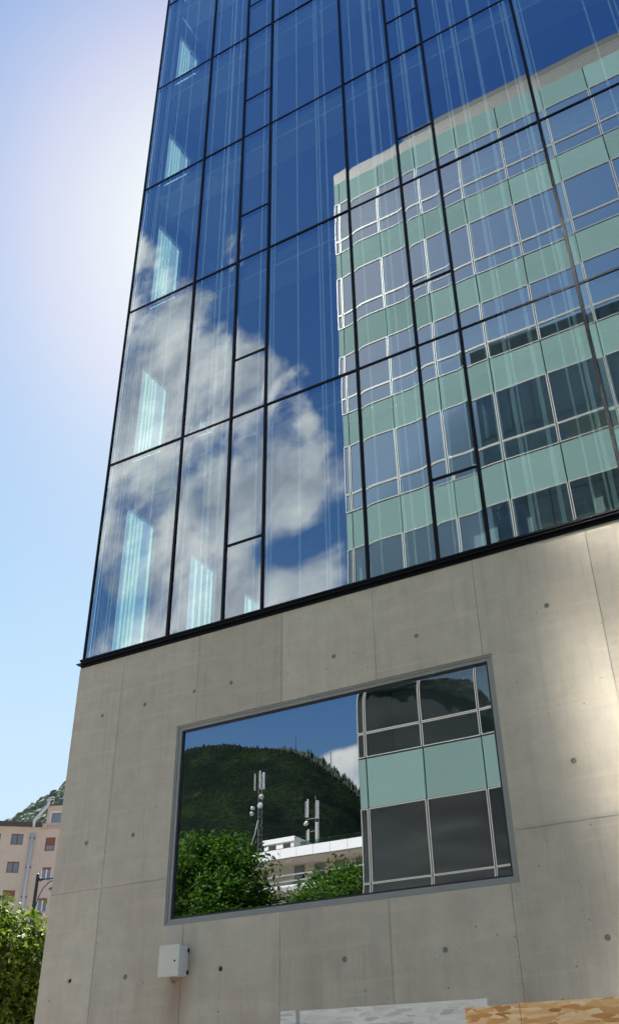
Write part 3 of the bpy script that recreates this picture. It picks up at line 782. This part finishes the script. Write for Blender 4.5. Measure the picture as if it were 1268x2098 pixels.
m1 = thing('lattice_mast', 'tall lattice antenna mast with drooping cable mirrored above the white penthouse', 'antenna mast', (-38.3, TY - 3.6, RZ - 0.7), group=None)
s_ = MB(); lattice(s_, 0, 0, 0, 8.9, 0.36, 0.42); s_.build('lattice', M['mast_steel'], m1)
panel_antenna(m1, -0.45, 0.1, 7.2, 8.8, 0.10, 0.2, 'antenna_white'); panel_antenna(m1, 0.26, 0.3, 7.25, 8.9, 0.12, 0.2, 'antenna_white'); panel_antenna(m1, 0.52, 0.1, 7.2, 8.75, 0.30, 0.14, 'antenna_grey')
panel_antenna(m1, 0.02, -0.35, 7.3, 8.7, 0.16, 0.14, 'antenna_grey')
dish(m1, 0.42, 0.35, 6.45, (0.7, 0.6, 0.2), 0.30); dish(m1, -0.55, 0.3, 5.55, (-0.5, 0.8, 0), 0.24); dish(m1, -0.66, 0.3, 5.05, (-0.8, 0.4, 0), 0.26)
MB().lathe((0.28, 0.3, 5.65), (0.1, 1, 0), [(0.27, 0), (0.29, 0.04), (0.20, 0.08)], 20).build('dish', M['antenna_grey'], m1, smooth=True)
MB().tube([(0, 0.2, 4.4), (-0.25, 0.3, 3.2), (-0.75, 0.4, 1.8), (-1.45, 0.5, 0.4), (-1.9, 0.5, -0.0)], 0.05, 6).build('cable', M['antenna_grey'], m1, smooth=True)
m2 = thing('antenna_mast', 'stocky antenna mast with four long white panels mirrored over the roof balustrade', 'antenna mast', (-32.2, TY - 3.2, RZ - 0.7))
s_ = MB(); lattice(s_, 0.15, 0, 0, 4.9, 0.34, 0.4); s_.tube([(0.15, 0, 4.8), (0.05, 0, 5.6)], 0.04, 6); s_.tube([(-0.25, 0.3, 0), (0.1, 0, 1.3)], 0.05, 6); s_.tube([(0.75, 0.3, 0), (0.25, 0, 1.3)], 0.05, 6)
s_.tube([(-0.75, 0.15, 3.6), (0.5, 0.15, 3.6)], 0.04, 6); s_.tube([(-0.75, 0.15, 2.5), (0.5, 0.15, 2.5)], 0.04, 6); s_.build('lattice', M['mast_steel'], m2)
for (xx, za, zb, w, mt) in ((-0.78, 3.75, 5.2, 0.11, 'antenna_grey'), (-0.58, 3.75, 5.35, 0.16, 'antenna_white'), (0.32, 3.5, 5.1, 0.10, 'antenna_white'), (0.48, 3.5, 5.05, 0.18, 'antenna_grey'),
                            (-0.66, 1.25, 2.6, 0.11, 'antenna_grey'), (-0.50, 1.35, 2.7, 0.16, 'antenna_white'), (0.30, 1.45, 3.2, 0.20, 'antenna_white'), (0.47, 1.45, 3.2, 0.12, 'antenna_grey')):
    panel_antenna(m2, xx, 0.2, za, zb, w, 0.16, mt)
dish(m2, -0.62, 0.35, 3.25, (0.1, 1, 0.1), 0.22); dish(m2, -0.86, 0.2, 3.2, (-0.7, 0.6, 0), 0.18)

# ------------------------------------------------------------------ mountains
def interp(x, tab):
    xs = [a for a, _ in tab]; ys = [b for _, b in tab]
    return np.interp(x, xs, ys)


def fbm(x, y, seed, octs=5):
    rs = np.random.RandomState(seed); o = np.zeros_like(x); a = 1.0
    for k in range(octs):
        for _ in range(3):
            th = rs.uniform(0, 6.28); ph = rs.uniform(0, 6.28); fq = (2 ** k) * rs.uniform(0.7, 1.3)
            o += a / 3 * np.sin(fq * (x * math.cos(th) + y * math.sin(th)) + ph)
        a *= 0.5
    return o


CAMX, CAMY, CAMZ = 9.39, -9.6, 1.6


def crown_blob(rs, nv):
    """a lumpy broad-leaved or pointed crown, low-poly"""
    bm = bmesh.new(); bmesh.ops.create_icosphere(bm, subdivisions=nv, radius=1.0)
    v = np.array([p.co[:] for p in bm.verts]); f = np.array([[p.index for p in q.verts] for q in bm.faces]); bm.free()
    return v, f


def forest(name, mat, pos, size, seed, sub, cone_share, label, cat):
    rs = np.random.RandomState(seed)
    bases = []
    for i in range(10):
        v, f = crown_blob(rs, sub)
        v = v * (1 + 0.28 * fbm(v[:, 0] * 3 + i, v[:, 1] * 3 + v[:, 2] * 2, i + 3, 3)[:, None])
        if i < cone_share * 10:
            v[:, 2] = v[:, 2] * 1.7 + 0.5; v[:, :2] *= np.clip(0.75 - 0.32 * v[:, 2:3], 0.06, 1)
        bases.append((v, f))
    V_ = []; F_ = []; off = 0
    for p, s in zip(pos, size):
        v, f = bases[rs.randint(10)]
        a = rs.uniform(0, 6.28); c, d = math.cos(a), math.sin(a)
        vv = np.stack([v[:, 0] * c - v[:, 1] * d, v[:, 0] * d + v[:, 1] * c, v[:, 2] * rs.uniform(0.8, 1.3)], 1) * s + p
        V_.append(vv); F_.append(f + off); off += len(v)
    o = np_mesh(name, np.concatenate(V_), np.concatenate(F_), mat, None, smooth=True)
    return tag(o, label, cat, kind='stuff')


def mountain(name, sgn, ridge, t0, t1, u0, u1, nu, nt_, seed, mat, curve=1.0, rough=10.0, ny=None):
    """ridge: (u, v) silhouette as seen from the camera spot; sgn +1 in front, -1 across the street (mirrored)"""
    u = np.linspace(u0, u1, nu); s = np.linspace(0, 1.25, nt_)
    Ug, Sg = np.meshgrid(u, s)
    T = t0 + (t1 - t0) * Sg
    vr = interp(Ug, ridge)
    up = np.where(Sg <= 1, np.clip(Sg, 0, 1) ** curve, 1 - (Sg - 1) * 0.9)
    Xw = CAMX + Ug * T; D = T
    Zw = CAMZ + vr * T * up - (1 - np.clip(Sg, 0, 1)) * 0
    bump = fbm(Xw / 70.0, D / 70.0, seed, 5) * rough * np.clip(Sg * 3, 0, 1) * np.clip((1 - Sg) * 4, 0.15, 1)
    Zw = Zw + bump - np.where(Sg < 0.02, 5, 0)
    Yw = np.where(np.ones_like(D) * sgn > 0, CAMY + D, 9.6 - D)
    V_ = np.stack([Xw, Yw, Zw], -1).reshape(-1, 3)
    idx = np.arange(nu * nt_).reshape(nt_, nu)
    F_ = np.stack([idx[:-1, :-1], idx[:-1, 1:], idx[1:, 1:], idx[1:, :-1]], -1).reshape(-1, 4)
    o = np_mesh(name, V_, F_, mat, None, smooth=True); tag(o, kind='structure')
    return u, s, Xw, Yw, Zw


def sample_mt(res, n_, seed, ulim, slim):
    u, s, Xw, Yw, Zw = res
    rs = np.random.RandomState(seed)
    uu = rs.uniform(*ulim, n_); ss = rs.uniform(*slim, n_)
    fi = np.interp(uu, u, np.arange(len(u))); fj = np.interp(ss, s, np.arange(len(s)))
    i0 = np.clip(fi.astype(int), 0, len(u) - 2); j0 = np.clip(fj.astype(int), 0, len(s) - 2); a = fi - i0; b = fj - j0
    def bl(A): return (A[j0, i0] * (1 - a) + A[j0, i0 + 1] * a) * (1 - b) + (A[j0 + 1, i0] * (1 - a) + A[j0 + 1, i0 + 1] * a) * b
    return np.stack([bl(Xw), bl(Yw), bl(Zw)], 1)


def mountain_mat():
    m = bpy.data.materials.new('wooded_mountainside'); nt = new_nt(m); n = N(nt)
    tc = n('ShaderNodeTexCoord').outputs['Object']
    a = n('ShaderNodeTexNoise', {'Vector': tc, 'Scale': 0.012, 'Detail': 8.0, 'Roughness': 0.6}).outputs[0]
    f = n('ShaderNodeTexNoise', {'Vector': tc, 'Scale': 0.16, 'Detail': 5.0, 'Roughness': 0.65}).outputs[0]
    c = n.ramp(a, [(0.34, (0.0060, 0.0095, 0.0095)), (0.50, (0.0110, 0.0180, 0.0108)), (0.66, (0.0175, 0.0300, 0.0120))])
    c = n.mix(n.rng(f, 0.35, 0.62, 0.75, 0.0), c, (0.003, 0.006, 0.005))
    rk = n('ShaderNodeTexNoise', {'Vector': n('ShaderNodeMapping', {0: tc, 3: (1.0, 1.0, 0.35)}).outputs[0], 'Scale': 0.03, 'Detail': 9.0, 'Roughness': 0.7}).outputs[0]
    c = n.mix(n.rng(rk, 0.58, 0.68, 0.0, 0.7), c, (0.036, 0.033, 0.034))
    bp = n('ShaderNodeBump', {'Height': n.m('ADD', f, n.m('MULTIPLY', rk, 2.0)), 'Strength': 0.5, 'Distance': 3.0}).outputs[0]
    b = n('ShaderNodeBsdfPrincipled', {'Base Color': c, 'Roughness': 1.0, 'Specular IOR Level': 0.0, 'Normal': bp})
    n('ShaderNodeOutputMaterial', {0: b.outputs[0]})
    return m


M['mountain_ground'] = mountain_mat()
M['hill_ground'] = pbr('wooded_ground', (0.022, 0.030, 0.028), 0.95, var=0.35, vscale=0.03)
M['forest'] = forest_mat('hill_forest', (0.0085, 0.013, 0.0095), (0.0125, 0.020, 0.012), (0.014, 0.021, 0.013), 0.006)
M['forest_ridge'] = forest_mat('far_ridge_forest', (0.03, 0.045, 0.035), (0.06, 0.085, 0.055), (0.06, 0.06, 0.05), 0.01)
M['forest_near'] = forest_mat('near_hill_forest', (0.13, 0.165, 0.115), (0.24, 0.285, 0.16), (0.2, 0.22, 0.13), 0.05)  # crown greens paled: distance haze is put into their colour

ridge_b = [(-2.2, .30), (-1.4, .38), (-1.0, .425), (-.777, .4326), (-.72, .427), (-.696, .425), (-.673, .417), (-.6275, .4067), (-.598, .397), (-.5805, .3875), (-.5666, .3788), (-.5364, .352), (-.522, .340), (-.5075, .323), (-.46, .27), (-.35, .2), (-.1, .15), (.6, .12)]
mt = mountain('mountain', -1, ridge_b, 420, 1500, -2.2, 0.5, 260, 90, 5, M['mountain_ground'], 0.9, 16)
pos = np.concatenate([sample_mt(mt, 2600, 2, (-.84, -.48), (0.985, 1.015)), sample_mt(mt, 2500, 3, (-1.8, -.84), (0.4, 1.02))])
pos[:, 2] -= 1.6
forest('mountain_forest', M['forest'], pos, np.random.RandomState(4).gamma(4.0, 0.55, len(pos)).clip(1.2, 4.0), 6, 1, 0.2, 'dark forest covering the mountain mirrored in the big window', 'forest')
ridge_far = [(-2.2, .2), (-.9, .33), (-.72, .40), (-.63, .401), (-.60, .398), (-.58, .392), (-.5556, .374), (-.536, .3595), (-.522, .347), (-.5075, .329), (-.45, .29), (-.3, .2), (.6, .15)]
mtf = mountain('hills', -1, ridge_far, 1700, 2300, -2.2, 0.5, 200, 30, 9, M['mountain_ground'], 0.9, 10)
pos = sample_mt(mtf, 5000, 8, (-.70, -.49), (0.6, 1.02))
forest('ridge_forest', M['forest_ridge'], pos, np.random.RandomState(4).uniform(7, 12, len(pos)), 16, 1, 0.6, 'paler far ridge of trees showing behind the mirrored mountain', 'forest')
for u_, v0, v1, nm in ((-.595, .392, .417, 'thin lattice radio tower at the top of the mirrored mountain'), (-.5445, .363, .387, 'second radio tower lower down the mirrored ridge with slanting stays')):
    T = 2250; t = thing('radio_tower', nm, 'radio tower', (CAMX + u_ * T, 9.6 - T, CAMZ + v0 * T - 6))
    hh = (v1 - v0) * T + 6
    s_ = MB(); lattice(s_, 0, 0, 0, hh, 2.2, 4.0, 0.45)
    s_.build('lattice', M['mast_steel'], t)
    if 'second' in nm: MB().tube([(9, 0, 0), (0, 0, hh * 0.7)], 0.4, 5).build('stay', M['mast_steel'], t)

# wooded hill in front, behind the pink building (sky angle rising to the right)
ridge_l = [(-3.5, .05), (-2.0, .22), (-1.35, .31), (-1.10, .3845), (-1.048, .402), (-.985, .427), (-.93, .452), (-.80, .50), (-.62, .53), (-.50, .52), (-.42, .49), (-.36, .455), (-.30, .40), (-.1, .3), (.6, .2)]
hl = list(mountain('hill', 1, [(a, b - 0.012) for a, b in ridge_l], 260, 900, -3.5, 0.6, 320, 110, 15, M['hill_ground'], 1.0, 10))
pos = np.concatenate([sample_mt(hl, 6000, 31, (-1.12, -.93), (0.45, 1.01)), sample_mt(hl, 4000, 32, (-.93, -.25), (0.95, 1.02)), sample_mt(hl, 1500, 33, (-2.2, -1.12), (0.4, 1.02))])
pos[:, 2] -= 2.0; sz = np.random.RandomState(14).gamma(6.0, 0.62, len(pos)).clip(1.6, 7.0)
forest('hill_forest', M['forest_near'], pos, sz, 17, 2, 0.0, 'haze-paled green wood covering the hill behind the pink building', 'forest')

# ------------------------------------------------------------------ pink and cream buildings on the left
def window_unit(par, x0, x1, z0, z1, frame, lights=2, shutter=0.0, sill='render_grey', y=0.0, glass='dull_glass'):
    w = MB(); fw = 0.075
    w.box(x0, x1, y + 0.06, y + 0.12, z0, z0 + fw).box(x0, x1, y + 0.06, y + 0.12, z1 - fw * 1.5, z1).box(x0, x0 + fw, y + 0.06, y + 0.12, z0 + fw, z1 - fw * 1.5).box(x1 - fw, x1, y + 0.06, y + 0.12, z0 + fw, z1 - fw * 1.5)
    if lights == 2: xm = (x0 + x1) / 2; w.box(xm - fw * 0.8, xm + fw * 0.8, y + 0.055, y + 0.12, z0 + fw, z1 - fw * 1.5)
    o = w.build('window', M[frame], par)
    MB().box(x0 + 0.02, x1 - 0.02, y + 0.10, y + 0.11, z0 + 0.02, z1 - 0.02).build('pane', M[glass], o)
    if shutter > 0: MB().box(x0 + fw, x1 - fw, y + 0.03, y + 0.09, z1 - fw - (z1 - z0 - fw) * shutter, z1 - 0.02).build('shutter', M['shutter'], o)
    MB().box(x0 - 0.05, x1 + 0.05, y - 0.05, y + 0.14, z0 - 0.06, z0 - 0.002).build('sill', M[sill], o)


def wall_with_holes(name, mat, par, x0, x1, z0, z1, holes, y0=0.0, y1=0.25):
    """a wall slab with rectangular openings, made of butted blocks"""
    xs = sorted({x0, x1, *[h[0] for h in holes], *[h[1] for h in holes]}); zs = sorted({z0, z1, *[h[2] for h in holes], *[h[3] for h in holes]})
    nx, nz = len(xs) - 1, len(zs) - 1
    solid = [[not any(h[0] <= (xs[i] + xs[i + 1]) / 2 <= h[1] and h[2] <= (zs[j] + zs[j + 1]) / 2 <= h[3] for h in holes) for i in range(nx)] for j in range(nz)]
    mb = MB()
    for j in range(nz):
        for i in range(nx):
            if not solid[j][i]: continue
            a, b, c_, d = xs[i], xs[i + 1], zs[j], zs[j + 1]
            mb.quad((a, y0, c_), (b, y0, c_), (b, y0, d), (a, y0, d))
            if i == 0 or not solid[j][i - 1]: mb.quad((a, y1, c_), (a, y0, c_), (a, y0, d), (a, y1, d))
            if i == nx - 1 or not solid[j][i + 1]: mb.quad((b, y0, c_), (b, y1, c_), (b, y1, d), (b, y0, d))
            if j == 0 or not solid[j - 1][i]: mb.quad((a, y1, c_), (b, y1, c_), (b, y0, c_), (a, y0, c_))
            if j == nz - 1 or not solid[j + 1][i]: mb.quad((a, y0, d), (b, y0, d), (b, y1, d), (a, y1, d))
    return mb.build(name, mat, par)


pk = thing('pink_building', 'dusty pink rendered apartment block with wooden windows at the left edge', 'building', (-71.176, 68.202, 0), math.atan2(.6338, .7735))
cols_ = [(-2.04, -0.76), (-4.46, -3.2), (-6.9, -5.64), (-9.3, -8.04)]
rows_ = [28.03 - 2.97 * k for k in range(9)]
holes = [(a, b, z, z + 1.17) for (a, b) in cols_ for z in rows_]
wall_with_holes('wall', M['pink'], pk, -12, 1.16, 0, 30.0, holes)
MB().box(-12, 1.16, 0.26, 11, 0, 29.9).build('core', M['interior'], pk)
for i, (a, b, z, z1) in enumerate(holes):
    sh = 0.55 if (abs(z - rows_[2]) < .1 and a > -3) else (0.0 if a > -3 else rng.choice((0, 0, .4, .9)))
    window_unit(pk, a, b, z, z1, 'wood', 2, sh)
MB().box(-12.2, 1.1, -0.45, 11.2, 30.02, 30.18).box(-12.2, 1.1, -0.50, 11.2, 30.19, 30.44).build('eave', M['eave'], pk)
MB().poly([(-12.2, -0.45, 30.45), (1.1, -0.45, 30.45), (1.1, 5.5, 31.2), (-12.2, 5.5, 31.2)]).poly([(1.1, 11.2, 30.45), (-12.2, 11.2, 30.45), (-12.2, 5.5, 31.2), (1.1, 5.5, 31.2)]).poly([(1.1, -0.45, 30.45), (1.1, 11.2, 30.45), (1.1, 5.5, 31.2)]).build('roof', M['eave'], pk)
fx = 0.24
MB().tube([(fx, -0.24, 3.0), (fx, -0.24, 29.3)], 0.16, 14).build('flue', M['pipe'], pk, smooth=True)
MB().tube([(fx, -0.24, 29.9), (fx, -0.62, 30.5), (fx + 0.15, -0.62, 30.75), (1.32, -0.35, 32.15), (1.5, -0.3, 32.5), (1.5, -0.3, 32.95)], 0.165, 14).lathe((1.5, -0.3, 32.9), (0, 0, 1), [(0.26, 0.0), (0.26, 0.12), (0.1, 0.16)], 14).build('flue_bend', M['pipe'], pk, smooth=True)
for z in (28.7, 25.6, 22.55, 19.5): MB().box(fx - 0.28, fx + 0.28, -0.28, -0.004, z, z + 0.10).build('flue_bracket', M['eave'], pk)
for z in np.arange(18, 29.2, 0.95): MB().lathe((fx, -0.24, float(z)), (0, 0, 1), [(0.168, 0), (0.174, 0.015), (0.168, 0.03)], 14).build('flue_collar', M['pipe'], pk)

cm = thing('cream_building', 'cream rendered apartment block with attic window between pink block and concrete corner', 'building', (-70.271, 68.943, 0), math.atan2(.4312, .9023))
cols_ = [(0.55, 1.66), (3.4, 4.5), (6.2, 7.3), (9.0, 10.1)]
rows_ = [27.4 - 3.18 * k for k in range(8)]
holes = [(a, b, z, z + 1.45) for (a, b) in cols_ for z in rows_]
wall_with_holes('wall', M['cream'], cm, 0.02, 12, 0, 29.83, holes, -0.02)
MB().box(0.02, 12, 0.26, 10, 0, 29.8).build('core', M['interior'], cm)
for i, (a, b, z, z1) in enumerate(holes):
    if i == 0: window_unit(cm, a, b, z, z1, 'wood', 1, 0.55)
    else: window_unit(cm, a, b, z, z1, 'white_paint', 2, 0.10)
MB().box(0.0, 12, -0.3, 10, 29.84, 29.93).build('eave', M['cream'], cm)
MB().box(-0.04, 0.5, -0.12, 0.6, 29.935, 30.35).build('chimney_stub', M['cream'], cm)
MB().box(0.35, 12, -0.1, -0.02, 29.935, 30.0).build('gutter', M['eave'], cm)
at = wall_with_holes('attic_wall', M['cream'], cm, 0.32, 12, 29.935, 32.40, [(0.72, 2.2, 30.40, 31.72)], 0.05)
window_unit(cm, 0.72, 2.2, 30.40, 31.72, 'white_paint', 1, 0, y=0.03)
MB().box(0.33, 12, 0.32, 9.9, 29.94, 32.39).build('attic_core', M['interior'], cm)
MB().box(0.15, 12, -0.15, 10, 32.405, 32.50).build('attic_roof', M['eave'], cm)

# street lamp just left of the concrete corner
lp = thing('street_lamp', 'dark green street lamp post with curved bracket beside the concrete corner', 'street lamp', (-12.645, 12.205, 0), math.atan2(.70, .71))
MB().lathe((0, 0, 0), (0, 0, 1), [(0.11, 0), (0.11, 0.6), (0.075, 0.7), (0.058, 4.0), (0.052, 7.98), (0.045, 8.06), (0.02, 8.10)], 14).build('post', M['lamp_paint'], lp, smooth=True)
MB().tube([(0.05, 0, 7.93), (1.3, 0, 8.08)], 0.022, 8).build('arm', M['lamp_paint'], lp, smooth=True)
MB().box(0.04, 0.14, -0.05, 0.05, 7.88, 7.97).build('clamp', M['lamp_paint'], lp, bevel=0.01)
MB().tube([(0.05, 0, 7.15), (0.10, 0, 7.42), (0.2, 0, 7.68), (0.36, 0, 7.87), (0.6, 0, 7.98)], 0.015, 8).build('brace', M['lamp_paint'], lp, smooth=True)
ld = MB().lathe((0.56, 0, 7.92), (0, 0, -1), [(0.03, 0), (0.04, 0.12), (0.10, 0.17), (0.19, 0.23), (0.20, 0.27), (0.05, 0.28)], 18).build('lamp_head', M['lamp_paint'], lp, smooth=True)
